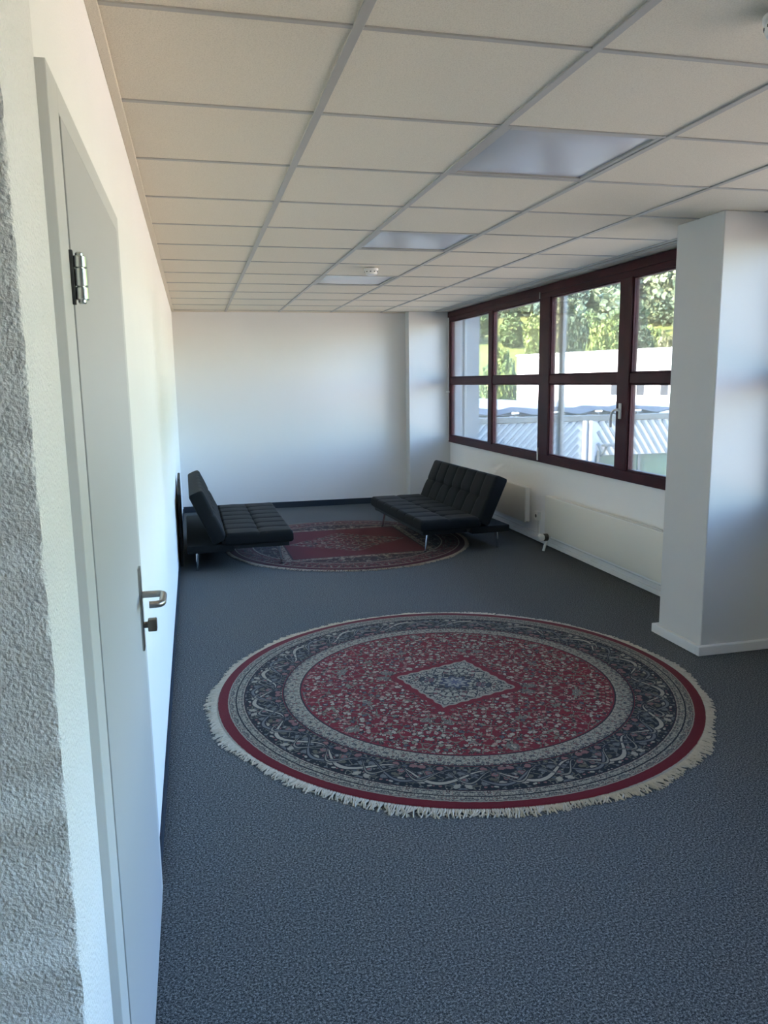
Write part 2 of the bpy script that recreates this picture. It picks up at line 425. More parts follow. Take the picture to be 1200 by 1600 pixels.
# ------------------------------------------------------------------ smoke detectors
def smoke(loc, label):
    t = thing('smoke_detector', label, 'smoke detector', loc, 0, 'smoke detectors on the ceiling')
    a = MB(); a.lathe([(0, 0), (.055, 0), (.055, -.012), (.05, -.016), (0, -.016)], 28); a.build('base', M_PLASTIC, t, True)
    a = MB(); a.lathe([(.046, -.016), (.05, -.022), (.05, -.03), (.044, -.044), (.03, -.05), (0, -.051)], 28); a.build('cap', M_PLASTIC, t, True)
    a = MB()
    for i in range(10): a.box(.047, .0512, -.006, .006, -.030, -.024, M=Matrix.Rotation(i*PI/5, 4, 'Z'))
    a.build('vent_slots', M_DARKPL, t)
    return t
smoke((1.563, 5.938, H-.005), 'white round smoke detector on the ceiling beside the deepest light panel')
smoke((1.615, 1.715, H-.005), 'white round smoke detector cut off by the upper edge of the view')

# ------------------------------------------------------------------ door
D0, D1, DZ = 1.3300, 2.236, 1.968
door = struct(thing('door_1', 'closed light grey door with steel lever handle in the white wall', 'door', (0, 0, 0)))
m = MB()
m.box(-.16, .015, 1.232, 1.3225, 0, 2.014, .0012); m.box(-.16, .015, 2.2395, 2.310, 0, 2.014, .0012); m.box(-.16, .015, 1.3225, 2.2395, 1.9715, 2.014, .0012)
m.build('door_casing', M_CASING, door)
m = MB(); m.box(-.06, -.030, 1.3225, 2.2395, 0.006, 1.9715); m.build('door_seal', M_RUBBER, door)
m = MB(); m.box(-.025, .0165, D0, D1, .008, DZ, .001); leaf = m.build('door_leaf', M_DOOR, door)
m = MB(); HY = 2.165; HZ = .992
m.box(.0165, .0225, HY-.02, HY+.02, .835, 1.070, .002); m.build('backplate', M_STEEL, leaf, True)
m = MB()
pts = [(.020, HY, HZ), (.063, HY, HZ)]
for i in range(7): a = i/6*PI/2; pts.append((.063+.018*math.sin(a), HY-.018*(1-math.cos(a)), HZ))
pts += [(.081, HY-.05, HZ), (.081, HY-.092, HZ)]
for i in range(1, 7): a = i/6*PI/2; pts.append((.081-.016*(1-math.cos(a)), HY-.092-.016*math.sin(a), HZ))
pts += [(.048, HY-.108, HZ)]
m.tube(pts, .0095, 14); m.build('lever_handle', M_STEEL, leaf, True, 50)
m = MB(); m.cyl(.009, .0, .02, 16, Matrix.Translation((.018, HY, .905)) @ Matrix.Rotation(PI/2, 4, 'Y'))
m.box(.034, .058, HY-.015, HY+.015, .888, .921, .003); m.build('lock_knob', M_BRONZE, leaf, True)
m = MB()
for z0, z1 in ((1.698, 1.717), (1.7185, 1.745), (1.7465, 1.764)): m.cyl(.0105, z0, z1, 24, Matrix.Translation((.0285, 1.3245, 0)), .001)
m.cyl(.0065, 1.692, 1.770, 16, Matrix.Translation((.0285, 1.3245, 0)), .002)
hinge = m.build('hinge', M_HINGE, door, True)
m = MB(); m.box(.0145, .020, 1.312, 1.322, 1.690, 1.772, .001); m.build('hinge_plate', M_DARKPL, hinge)

# ------------------------------------------------------------------ windows
Z0, Z1 = .782, 2.412
def window(name, y0, y1, mull, label, handles):
    """mull: list of (y centre, width) of the uprights"""
    w = struct(thing(name, label, 'window', (0, 0, 0)))
    m = MB()
    m.box(XW, XW+.06, y0, y1, Z0, .862, .004); m.box(XW, XW+.06, y0, y1, 2.300, Z1, .004)
    m.box(XW-.012, XW+.02, y0, y1, 2.345, Z1, .003)
    m.box(XW, XW+.06, y0, y0+.075, .862, 2.300, .004); m.box(XW, XW+.06, y1-.075, y1, .862, 2.300, .004)
    for c, wd in mull:
        m.box(XW-.006, XW+.06, c-wd/2, c+wd/2, .862, 2.300, .004)
    edges = [y0+.075] + [e for c, wd in mull for e in (c-wd/2, c+wd/2)] + [y1-.075]
    fr = m.build('window_frame', M_FRAME, w)
    tr = MB(); gk = MB()
    for a, b in zip(edges[::2], edges[1::2]):
        tr.box(XW+.002, XW+.055, a, b, 1.525, 1.600, .004)
        for za, zb in ((.862, 1.525), (1.600, 2.300)):
            # sash border round each pane
            for (p, q, s, t) in ((a, a+.014, za, zb), (b-.014, b, za, zb), (a+.014, b-.014, za, za+.014), (a+.014, b-.014, zb-.014, zb)):
                gk.box(XW+.008, XW+.050, p, q, s, t, .003, seg=1)
    tr.build('transom', M_FRAME, w); gk.build('sash_border', M_FRAME, w)
    for a, b in zip(edges[::2], edges[1::2]):
        for za, zb in ((.862, 1.525), (1.600, 2.300)):
            g = MB(); g.box(XW+.018, XW+.024, a+.014, b-.014, za+.014, zb-.014); g.build('window_pane', M_GLASS, w)
    for hy in handles:
        h = MB(); h.box(XW-.020, XW-.006, hy-.016, hy+.016, 1.255, 1.375, .004)
        h.cyl(.010, 0, .036, 14, Matrix.Translation((XW-.012, hy, 1.325)) @ Matrix.Rotation(-PI/2, 4, 'Y'))
        h.tube([(XW-.046, hy, 1.325), (XW-.052, hy+.02, 1.322), (XW-.052, hy+.055, 1.30), (XW-.052, hy+.065, 1.25), (XW-.052, hy+.062, 1.19)], .009, 12)
        h.build('window_handle', M_PLASTIC, w, True, 50)
    return w
w1 = window('window_1', 4.065, 9.50, [(5.335, .165), (6.715, .215), (8.065, .105)], 'wide dark red framed window of eight panes above the radiators', [5.345])
k = MB(); k.cyl(.010, 0, .03, 14, Matrix.Translation((XW, 9.462, 1.42)) @ Matrix.Rotation(-PI/2, 4, 'Y')); k.ball((XW-.035, 9.462, 1.42), .014, 2)
k.build('stay_knob', M_PLASTIC, w1, True)
for yy in (6.715, ): 
    k = MB(); k.box(XW-.016, XW-.006, yy+.075, yy+.095, .80, .92, .003); k.build('lower_latch', M_PLASTIC, w1)
    k = MB(); k.box(XW-.022, XW-.012, yy+.075, yy+.095, 2.30, 2.36, .003); k.build('upper_latch', M_STEEL, w1)
w2 = window('window_2', -1.10, 3.655, [(.5, .105), (1.85, .215)], 'dark red framed window on the near side of the pillar', [])
m = MB(); m.box(3.372, 3.405, 9.478, 9.50, .80, H-.01, .003); struct(m.build('trim_3', M_SKIRT))

# ------------------------------------------------------------------ radiators
def radiator(y0, y1, zb, zt, xf, label, valve):
    xb = 3.372
    t = thing('radiator', label, 'radiator', (xb, (y0+y1)/2, zb), 0, 'radiators under the window')
    def loc(o): o.location = (-xb, -(y0+y1)/2, -zb); return o
    a = MB(); a.box(xf, xf+.018, y0+.012, y1-.012, zb, zt, .006); a.box(xb-.03, xb-.012, y0+.012, y1-.012, zb, zt, .006); loc(a.build('panel', M_RAD, t, True))
    for s in (y0, y1-.012):
        a = MB(); a.box(xf+.004, xb-.012, s, s+.012, zb+.012, zt+.004, .003); loc(a.build('side_panel', M_RADSIDE, t))
    a = MB()
    n = int((y1-y0)/.02)
    a.box(xf+.004, xf+.012, y0+.012, y1-.012, zt-.004, zt+.006, .001, seg=1); a.box(xb-.022, xb-.012, y0+.012, y1-.012, zt-.004, zt+.006, .001, seg=1)
    for i in range(n):
        yy = y0+.014+(y1-y0-.028)*i/n; a.box(xf+.010, xb-.014, yy, yy+.011, zt, zt+.004)
    loc(a.build('top_grille', M_RADSIDE, t))
    for yy in (y0+.25, y1-.25):
        a = MB(); a.box(xb-.014, 3.4045, yy, yy+.03, zb+.05, zt-.05); loc(a.build('bracket', M_STEEL, t))
    if valve:
        vz = zb-.01; vy = y1-.10
        a = MB(); a.tube([(3.32, vy, zb+.03), (3.315, vy, vz), (3.29, vy, vz)], .010, 12)
        a.tube([(3.30, vy, vz), (3.294, vy+.01, vz-.03), (3.275, vy+.012, .05), (3.262, vy+.012, .0)], .0125, 12)
        pv = loc(a.build('valve_pipe', M_PLASTIC, t, True, 60))
        Rm = Matrix.Translation((3.285, vy, vz)) @ Matrix.Rotation(-PI/2, 4, 'Y')
        a = MB(); a.cyl(.034, -.01, .03, 24, Rm, .004); a.build('valve_collar', M_BRONZE, pv, True)
        a = MB(); a.lathe([(0, .028), (.026, .03), (.031, .036), (.029, .075), (.020, .086), (0, .087)], 24, Rm)
        for i in range(12): a.box(.0285, .032, -.0025, .0025, .038, .072, M=Rm @ Matrix.Rotation(i*PI/6, 4, 'Z'))
        a.build('thermostat_knob', M_PLASTIC, pv, True)
    return t
radiator(4.25, 6.49, .140, .497, 3.305, 'long cream radiator with thermostat valve near the pillar', True)
radiator(6.93, 9.05, .170, .515, 3.310, 'cream radiator half hidden behind the sofa under the window', False)
# socket and cable trunking
t = thing('wall_socket', 'small white socket box with vertical cable trunking between the two radiators', 'socket', (3.405, 6.80, .0))
a = MB(); a.box(-.014, 0, -.014, .014, .085, .215, .002); a.build('trunking', M_PLASTIC, t)
a = MB(); a.box(-.04, 0, -.036, .036, .215, .30, .005); bx = a.build('socket_box', M_PLASTIC, t, True)
a = MB(); a.cyl(.018, .036, .041, 20, Matrix.Translation((0, 0, .258)) @ Matrix.Rotation(-PI/2, 4, 'Y')); a.build('outlet', M_DARKPL, bx)

# ------------------------------------------------------------------ sofas
def cushion(L, D, T, nx, ny, amp=.009, rim=.028):
    """tufted slab: length along y, depth along x, thickness along z, centred"""
    def samples(n, cells, length):
        pts = set()
        for e in (0, .1, .3, .55, .8, 1.0): pts.add(round(e*rim, 5)); pts.add(round(length-e*rim, 5))
        k = cells*10
        for i in range(k+1):
            p = length*i/k
            if rim < p < length-rim: pts.add(round(p, 5))
        for c in range(1, cells):
            for d in (-.006, -.003, 0, .003, .006): pts.add(round(length*c/cells+d, 5))
        return sorted(pts)
    X = samples(0, ny, D); Y = samples(0, nx, L)
    def groove(p, length, cells):
        q = p/length*cells; d = abs(q-round(q))*length/cells          # metres to the seam
        if round(q) in (0, cells): return 1.0
        return min(1.0, (d/.03))**.5
    def edge(p, length):
        d = min(p, length-p)
        if d >= rim: return 0.0
        return -rim*(1-math.sqrt(max(0, 1-(1-d/rim)**2)))
    b = bmesh.new(); top = []; bot = []
    for x in X:
        ra = []; rb = []
        for y in Y:
            g = min(groove(x, D, ny), 1)*.5 + .5; gy = groove(y, L, nx)
            h = -amp*(1-groove(y, L, nx)) - amp*1.0*(1-groove(x, D, ny))
            # deeper tuft where seams meet
            qy = y/L*nx; qx = x/D*ny
            if 0 < round(qy) < nx and 0 < round(qx) < ny:
                dd = math.hypot((qy-round(qy))*L/nx, (qx-round(qx))*D/ny); h -= .012*math.exp(-(dd/.03)**2)
            cell = math.sin(PI*(qy % 1))*math.sin(PI*(qx % 1))*.004
            e = edge(x, D)+edge(y, L); e = max(e, -rim*1.2)
            wr = .0025*noise.noise(Vector((x*9, y*9, T*31)))
            ra.append(b.verts.new((x-D/2, y-L/2, T/2+h+e+cell+wr)))
            rb.append(b.verts.new((x-D/2, y-L/2, -T/2-e*.6)))
        top.append(ra); bot.append(rb)
    nx_, ny_ = len(X), len(Y)
    for i in range(nx_-1):
        for j in range(ny_-1):
            b.faces.new((top[i][j], top[i+1][j], top[i+1][j+1], top[i][j+1]))
            b.faces.new((bot[i][j], bot[i][j+1], bot[i+1][j+1], bot[i+1][j]))
    for j in range(ny_-1):
        b.faces.new((top[0][j], top[0][j+1], bot[0][j+1], bot[0][j])); b.faces.new((top[-1][j+1], top[-1][j], bot[-1][j], bot[-1][j+1]))
    for i in range(nx_-1):
        b.faces.new((top[i+1][0], top[i][0], bot[i][0], bot[i+1][0])); b.faces.new((top[i][-1], top[i+1][-1], bot[i+1][-1], bot[i][-1]))
    bmesh.ops.recalc_face_normals(b, faces=b.faces[:])
    return b
SL = 1.62
def sofa():
    """local x: 0 front edge to .88 rear; y centred; z up"""
    t = thing('sofa_bed', '', 'sofa', (0, 0, 0), 0, 'black folding sofa beds')
    T = .105
    a = MB(); a.add(cushion(SL, .57, T, 7, 2)); a.build('seat', M_SOFA, t, True, 60).location = (.285, 0, .332-T/2-.004)
    # backrest leaning back about 22 degrees
    BH = .46; lean = math.radians(24)
    Mb = Matrix.Translation((.668, 0, .236)) @ Matrix.Rotation(-(PI/2-lean), 4, 'Y') @ Matrix.Translation((BH/2, 0, 0.062))
    a = MB(); a.add(cushion(SL, BH, .125, 7, 2)); bk = a.build('backrest', M_SOFA, t, True, 60); bk.matrix_local = Mb
    for i in range(1, 7):
        c = MB(); c.ball((0, 0, 0), .011, 2, sc=(1, 1, .5)); q = c.build('tuft_button', M_SOFA, bk, True); q.location = (0, -SL/2+SL*i/7, .044)
    # frame under seat and rear storage tray
    a = MB()
    a.box(.03, .10, -SL/2+.04, SL/2-.04, .188, .224, .004); a.box(.46, .53, -SL/2+.04, SL/2-.04, .188, .224, .004)
    for s in (-1, 1): a.box(.03, .56, s*(SL/2-.08)-.03, s*(SL/2-.08)+.03, .184, .222, .004)
    a.build('seat_frame', M_SOFAFRAME, t)
    a = MB(); a.box(.50, .885, -SL/2+.02, SL/2-.02, .168, .235, .012); a.build('rear_tray', M_SOFA, t, True)
    for s in (-1, 1):
        a = MB(); a.box(.535, .60, s*(SL/2-.05)-.012, s*(SL/2-.05)+.012, .2, .27, .003); a.build('hinge_bracket', M_SOFAFRAME, t)
    for x, s, dx, z0 in ((.115, -1, -.028, .0140), (.115, 1, -.028, .0140), (.80, -1, .012, 0.0), (.80, 1, .012, 0.0)):
        y = s*(SL/2-.14)
        a = MB(); a.tube([(x+dx, y+s*.008, z0), (x+dx*.95, y+s*.0075, z0+.008), (x, y, .195)], .014, 16, [.011, .0115, .017])
        lg = a.build('leg', M_CHROME, t, True, 60)
        a = MB(); a.cyl(.0145, z0-.0005, z0+.006, 16, Matrix.Translation((x+dx, y+s*.008, 0))); a.build('foot_pad', M_DARKPL, lg)
    return t
sR = sofa(); sR.location = (2.07, 7.31, 0); sR.rotation_euler = (0, 0, math.radians(3.2))
sR['label'] = 'black tufted sofa bed beneath the window with its back to the radiator'
sL = copy_tree(sR); sL.location = (.955, 7.26, 0); sL.rotation_euler = (0, 0, PI+math.radians(.6))
sL['label'] = 'black tufted sofa bed with its back turned to the long white side wall'
# thin black panel standing against the wall behind the second sofa
t = thing('folded_panel', 'thin black panel leaning on the white side wall behind a sofa', 'panel', (.012, 7.05, 0))
a = MB()
pr = [(.0, .0), (.0, .44), (.1, .62), (.35, .73), (.62, .755), (.62, 0)]
b = bmesh.new()
f0 = [b.verts.new((.004, y-.3, z)) for y, z in pr]; f1 = [b.verts.new((.024, y-.3, z)) for y, z in pr]
b.faces.new(f0); b.faces.new(f1[::-1])
for i in range(len(pr)): b.faces.new((f0[i], f0[(i+1) % len(pr)], f1[(i+1) % len(pr)], f1[i]))
bmesh.ops.recalc_face_normals(b, faces=b.faces[:]); bmesh.ops.bevel(b, geom=b.edges[:], offset=.003, segments=2, affect='EDGES')
a.add(b); a.build('board', M_SOFAFRAME, t)

# ------------------------------------------------------------------ rugs
def rug(loc, rz, R, m_pile, m_fr, fl, label, n, seed):
    rnd = random.Random(seed)
    t = thing('round_rug', label, 'rug', loc, rz)
    b = bmesh.new(); N = 160; rings = []
    for r, z in ((R, .0005), (R, .008), (R-.004, .0108), (R-.012, .012), (R*.66, .012), (R*.33, .012)):
        rings.append([b.verts.new((r*(1+.004*math.sin(3*a+seed)+.003*math.sin(7*a))*math.cos(a), r*(1+.004*math.sin(3*a+seed)+.003*math.sin(7*a))*math.sin(a), z)) for a in (2*PI*i/N for i in range(N))])
    for A, B in zip(rings, rings[1:]):
        for i in range(N): b.faces.new((A[i], A[(i+1) % N], B[(i+1) % N], B[i]))
    b.faces.new(rings[-1])
    bmesh.ops.recalc_face_normals(b, faces=b.faces[:])
    a = MB(); a.add(b); a.build('pile', m_pile, t, True, 60)
    # fringe of loose threads
    b = bmesh.new()
    for i in range(n):
        a0 = 2*PI*(i+rnd.random()*.7)/n; ln = fl*(.7+.45*rnd.random())*(.85+.25*math.sin(a0*5+seed)*math.sin(a0*11))
        sw = rnd.gauss(0, .35); w = .0028+.0022*rnd.random(); bend = rnd.gauss(0, .25)
        r0 = R*(1+.004*math.sin(3*a0+seed)+.003*math.sin(7*a0))-.004
        p = Vector((r0*math.cos(a0), r0*math.sin(a0), .006)); prev = None; ang = a0+sw*.4
        for s in range(5):
            q = s/4; ww = w*(1-.35*q)*(1.0 if s < 4 else 1.3); zz = .0065*(1-q)+.0015+.003*math.sin(q*PI)*rnd.random()
            d = Vector((math.cos(ang), math.sin(ang), 0)); sd = Vector((-d.y, d.x, 0))
            L_ = b.verts.new((p.x-sd.x*ww, p.y-sd.y*ww, zz-.001)); M_ = b.verts.new((p.x, p.y, zz+.003)); R_ = b.verts.new((p.x+sd.x*ww, p.y+sd.y*ww, zz-.001))
            if prev:
                b.faces.new((prev[0], L_, M_, prev[1])); b.faces.new((prev[1], M_, R_, prev[2])); b.faces.new((prev[2], R_, L_, prev[0]))
            prev = (L_, M_, R_); p = p + d*ln/4; ang += bend+rnd.gauss(0, .18)
    a = MB(); a.add(b); f = a.build('fringe', m_fr, t, True, 80); f['kind'] = 'stuff'
    return t
rug((1.44, 3.62, 0), math.radians(-28.6), 1.215, rug_one(), M_FRINGE, .060, 'large round red rug with pale lozenge medallion lying alone on the open carpet', 1500, 3)
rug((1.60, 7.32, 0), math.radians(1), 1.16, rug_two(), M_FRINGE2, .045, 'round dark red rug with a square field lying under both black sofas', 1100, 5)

# ------------------------------------------------------------------ outside: own building
M_RENDER = simple('pale grey render', (.15, .155, .16), .85, 0, .3, .03)
M_CONC = simple('sunlit concrete yard', (.67, .49, .34), .9, 0, .2, .12, .4)
m = MB()
m.box(XO, 3.86, YB, 10.6, -.25, 3.2); m.box(3.6, XO, YB+.2, 10.6, -.25, 3.2); m.box(-12, XO, -12, 28, 3.3, 5.8)
m.box(-14, XO, -14, 28, 2.85, 3.3)
m.box(-14, XO, -14, 28, -5, -.3)
m.box(-14, -13.8, -14, 28, -.3, 2.85); m.box(-14, XO, 27.8, 28, -.3, 2.85); m.box(-14, XO, -14, -13.8, -.3, 2.85)
m.box(3.42, XO, 10.6, 28, -.3, 2.85); m.box(3.42, XO, -14, -3.0, -.3, 2.85)
own = struct(m.build('exterior_wall', M_RENDER))
# aluminium guide rails for the outside blinds
M_ALU = simple('grey aluminium', (.16, .17, .18), .4, .6)
gr = None
for yy, lb in ((6.755, 'grey aluminium blind guide rail outside the middle of the big window'), (9.44, 'grey aluminium blind guide rail outside by the far end of the window')):
    a = MB(); a.box(3.54, 3.575, yy-.075, yy-.035, .80, 2.40, .003); a.box(3.545, 3.57, yy-.030, yy+.03, .80, 2.40, .003)
    tag(a.build('guide_rail', M_ALU), lb, 'rail', 'blind guide rails')
# ------------------------------------------------------------------ outside: yard and neighbouring hall
m = MB(); m.box(3.62, 160, -120, 29.9, -5.2, -5); struct(m.build('ground_yard', M_CONC))
M_CLAD = simple('white corrugated sheet', (.32, .33, .34), .45, 0, .5, .02, 1.0)
M_RIB = simple('pale blue rib', (.085, .11, .13), .5, 0, .5, .03, 1.0)
M_MEMB = simple('pale roof membrane', (.17, .19, .22), .7, 0, .3, .03, .5)
M_FASC = simple('grey roof edging', (.06, .07, .073), .5, 0, .4, .03)
M_BLDG = simple('white painted facade', (.80, .79, .76), .8, 0, .3, .02, .3)
M_GGLS = simple('green tinted glazing', (.035, .075, .055), .15, 0, .6, .3, .7)
M_DARKWIN = simple('dark slit glazing', (.03, .03, .035), .6, 0, .2)
YN = 30.0
hall = thing('warehouse', 'low flat roofed hall with corrugated pale cladding seen through the window', 'building', (18, YN, -5))
def HB(m, name, mt, par=hall, **k):
    o = m.build(name, mt, par, **k)
    if par is hall: o.location = (-18, -YN, 5)
    return o
b = bmesh.new(); pg = [(4, YN+.12), (37.2, YN+.12), (26.0, 59.2), (26.0, 72), (4, 72)]
lo = [b.verts.new((x, y, -5)) for x, y in pg]; hi = [b.verts.new((x, y, -.12)) for x, y in pg]
b.faces.new(lo[::-1]); b.faces.new(hi)
for i in range(5): b.faces.new((lo[i], lo[(i+1) % 5], hi[(i+1) % 5], hi[i]))
m = MB(); m.add(b); HB(m, 'body', M_MEMB)
m = MB(); m.box(4, 37.2, YN-.10, YN+.25, -.22, .02, .02); HB(m, 'fascia', M_FASC)
m = MB(); m.box(4, 16.2, YN, YN+.10, -4.9, -.22); cl = HB(m, 'cladding', M_CLAD)
def ribs(x0, x1, z0, z1, slope, step, wid):
    """diagonal ribs clipped to the sheet"""
    r = MB(); L = (z1-z0)/abs(slope); x = x0-L
    while x < x1+L:
        xa, xb = (x, x+L) if slope > 0 else (x+L, x)      # bottom x, top x
        t0, t1 = 0.0, 1.0
        dx = xb-xa
        for lim, lo in ((x0, True), (x1, False)):
            if abs(dx) > 1e-9:
                tt = (lim-xa)/dx
                if (dx > 0) == lo: t0 = max(t0, tt)
                else: t1 = min(t1, tt)
        if t1-t0 > .02:
            A = Vector((xa+dx*t0, 0, z0+(z1-z0)*t0)); B = Vector((xa+dx*t1, 0, z0+(z1-z0)*t1))
            d = (B-A); ln = d.length; an = math.atan2(d.x, d.z)
            r.box(-wid/2, wid/2, -.05, .0, 0, ln, M=Matrix.Translation((A.x, YN, A.z)) @ Matrix.Rotation(an, 4, 'Y'))
        x += step
    return r
ribs(4.2, 16.1, -3.2, -.24, 1.0, .34, .13).build('cladding_ribs', M_RIB, cl)
m = MB(); m.box(16.9, 37.2, YN, YN+.10, -1.72, -.22); cl2 = HB(m, 'cladding', M_CLAD)
ribs(17.0, 34, -1.70, -.24, -1.5, .34, .13).build('cladding_ribs', M_RIB, cl2)
m = MB(); m.box(16.9, 37.2, YN+.06, YN+.12, -4.9, -1.74); gz = HB(m, 'glazing_band', M_GGLS)
for x in (16.95, 19.05, 21.2, 23.4):
    m = MB(); m.box(x-.05, x+.05, YN-.01, YN+.06, -4.9, -1.74); m.build('mullion', M_FASC, gz)
M_PIPE = simple('white downpipe', (.36, .34, .34), .5, 0, .4, .03)
for xx in (16.33, 16.62):
    m = MB(); m.cyl(.085, -5, -.2, 16, Matrix.Translation((xx, YN-.09, 0))); HB(m, 'downpipe', M_PIPE, smooth=True)
m = MB(); m.box(16.2, 16.9, YN, YN+.1, -5, -.22); HB(m, 'cover_strip', M_CLAD)
m = MB(); m.box(17.0, 17.5, YN-.62, YN-.30, -1.30, -1.20, .02); m.tube([(17.12, YN, -1.75), (17.12, YN-.3, -1.6), (17.2, YN-.45, -1.28)], .05, 10)
m.tube([(17.02, YN-.1, -1.5), (17.02, YN-.1, -3.2)], .07, 10)
HB(m, 'flood_lamp', M_FASC)
# tented solar arrays along the roof
M_PV = simple('dark solar glass', (.012, .015, .022), .55, 0, .3, .1, 2.0)
SOL = [(13.4, 'first'), (15.35, 'second'), (17.3, 'third'), (19.2, 'fourth'), (21.1, 'fifth')]
arr = None
for i, (x, nm) in enumerate(SOL):
    lb = 'tented solar panel pair on the hall roof, %s from the pale end of the roof' % nm
    if arr is None:
        arr = thing('solar_array', lb, 'solar panel', (x, YN+.5, 0), 0, 'solar panels on the hall roof')
        for s in (-1, 1):
            a = MB(); a.box(0, .85, 0, 5.0, 0, .035, .004)
            o = a.build('panel', M_PV, arr); o.rotation_euler = (0, math.radians(12) if s > 0 else PI-math.radians(12), 0); o.location = (s*.03, 0, .21)
            if s < 0: o.rotation_euler = (0, 0, 0); o.matrix_local = Matrix.Translation((-.03, 0, .21)) @ Matrix.Rotation(PI, 4, 'Z') @ Matrix.Rotation(math.radians(12), 4, 'Y') @ Matrix.Translation((0, -5.0, 0))
        for yy in (.02, 2.5, 4.9):
            a = MB(); a.box(-.80, .80, yy, yy+.06, -.115, -.06); a.box(-.03, .03, yy, yy+.06, -.1, .2); a.build('rail', M_ALU, arr)
        a = MB(); a.box(-.16, .16, -.02, .0, .12, .2, .006); a.build('end_clamp', M_PLASTIC, arr)
    else:
        c = copy_tree(arr); c.location = (x, YN+.5, 0); c['label'] = lb
# large white building on the hall roof line
A = Vector((26.3, 60.0, 0)); dv = Vector((.36, -.933, 0)); nv = Vector((.933, .36, 0))
big = thing('office_building', 'tall plain white building with slit windows rising behind the hall roof', 'building', A, math.atan2(dv.y, dv.x))
# local x runs along the facade, local y points away from the view
m = MB(); m.box(0, 31, 0, 14, -5, 3.42); m.build('wall', M_BLDG, big)
m = MB(); m.box(-.1, 31.1, -.1, 14.1, 3.42, 3.56, .02); m.build('parapet_cap', M_BLDG, big)
for x in (9.6, 11.83, 13.76, 16.0, 18.2):
    m = MB(); m.box(x, x+.62, -.03, .05, .35, 1.95); wv = m.build('slit_window', M_DARKWIN, big)
    m = MB(); m.box(x-.05, x+.67, -.06, 0, .28, .35); m.build('sill', M_BLDG, wv)

# ------------------------------------------------------------------ hill, woods and trees
def hz(x, y):
    d = math.hypot(x, y)
    z = -5 + max(0, d-66)*.06 + max(0, d-105)*.27
    z += 9*noise.noise(Vector((x*.008, y*.008, 1.3)))*min(1, max(0, (d-100)/120))
    z += 3*noise.noise(Vector((x*.03, y*.03, 4.1)))*min(1, max(0, (d-80)/80))
    lim = 150
    return z if z < lim else lim + (z-lim)*.1
def hill_mat():
    g = G('meadow and woodland ground'); o = g.obj()
    f = g.noise(o, .022, 4, .6)[0]; f2 = g.noise(o, .3, 4, .7)[0]
    a = g.ramp(f, [(.30, (.07, .09, .032)), (.42, (.12, .145, .04)), (.52, (.16, .175, .045)), (.62, (.18, .18, .055)), (.70, (.19, .14, .08))])
    g.base(g.mix(a, g.mix(a, (.04, .07, .03), .6), f2), .95, 0, .1); return g.m
b = bmesh.new(); grid = {}
ths = [math.radians(a) for a in range(-40, 101, 2)]
rs = [66, 72, 80, 88, 96, 104, 112, 120, 130, 140, 152, 165, 180, 200, 220, 245, 270, 300, 340, 380, 430, 490, 560, 640, 740, 900]
for i, a in enumerate(ths):
    for j, r in enumerate(rs):
        x, y = r*math.sin(a), r*math.cos(a); grid[i, j] = b.verts.new((x, y, hz(x, y)))
for i in range(len(ths)-1):
    for j in range(len(rs)-1): b.faces.new((grid[i, j], grid[i, j+1], grid[i+1, j+1], grid[i+1, j]))
bmesh.ops.recalc_face_normals(b, faces=b.faces[:])
m = MB(); m.add(b); o = struct(m.build('hill', hill_mat(), None, True, 80))
m = MB(); m.box(-60, 4, 29.9, 160, -5.3, -5.02); m.box(3.62, 160, 29.9, 120, -5.3, -5.02); struct(m.build('ground_field', M_CONC))
def leaf_mat(name, c):
    g = G(name); o = g.obj(); f = g.noise(o, .9, 5, .8)[0]
    g.base(g.ramp(f, [(.38, tuple(x*.3 for x in c)), (.5, c), (.62, tuple(min(1, x*1.9) for x in c))]), .8, 0, .2)
    g.bump(f, 1.0, .6); return g.m
LG = [leaf_mat('mid green leaves', (.10, .14, .055)), leaf_mat('light green leaves', (.17, .21, .065)), leaf_mat('dark conifer needles', (.06, .085, .055)), leaf_mat('olive leaves', (.17, .165, .08)), leaf_mat('haze tinted wood leaves', (.125, .165, .10)), leaf_mat('haze paled wood leaves', (.19, .225, .125)), leaf_mat('haze tinted wood needles', (.080, .118, .090))]  # last three: distance haze put into leaf colour, paler and less saturated
M_BARK = simple('bark', (.10, .075, .055), .9, 0, .2, .3, 8)
def tree(x, y, h, w, kind, label, mt):
    z = hz(x, y); rnd = random.Random(int(x*13+y*7))
    t = thing('conifer_tree' if kind == 'c' else ('bush' if kind == 'b' else 'leafy_tree'), label, 'bush' if kind == 'b' else 'tree', (x, y, z-.2), 0, 'trees and bushes below the hill')
    a = MB(); a.tube([(0, 0, -.3), (.05, 0, h*.3), (0, .05, h*.6)], .2, 8, [.03*h, .022*h, .01*h]); a.build('trunk', M_BARK, t, True)
    return t
def at(px, d):
    """ground point of a sight line: px is the horizontal bearing measured on the far hedge"""
    a = (px-600)/1202.2; yaw = math.atan((.24533+.97082*a)/(.99222-.2394*a)); return d*math.sin(yaw), d*math.cos(yaw)
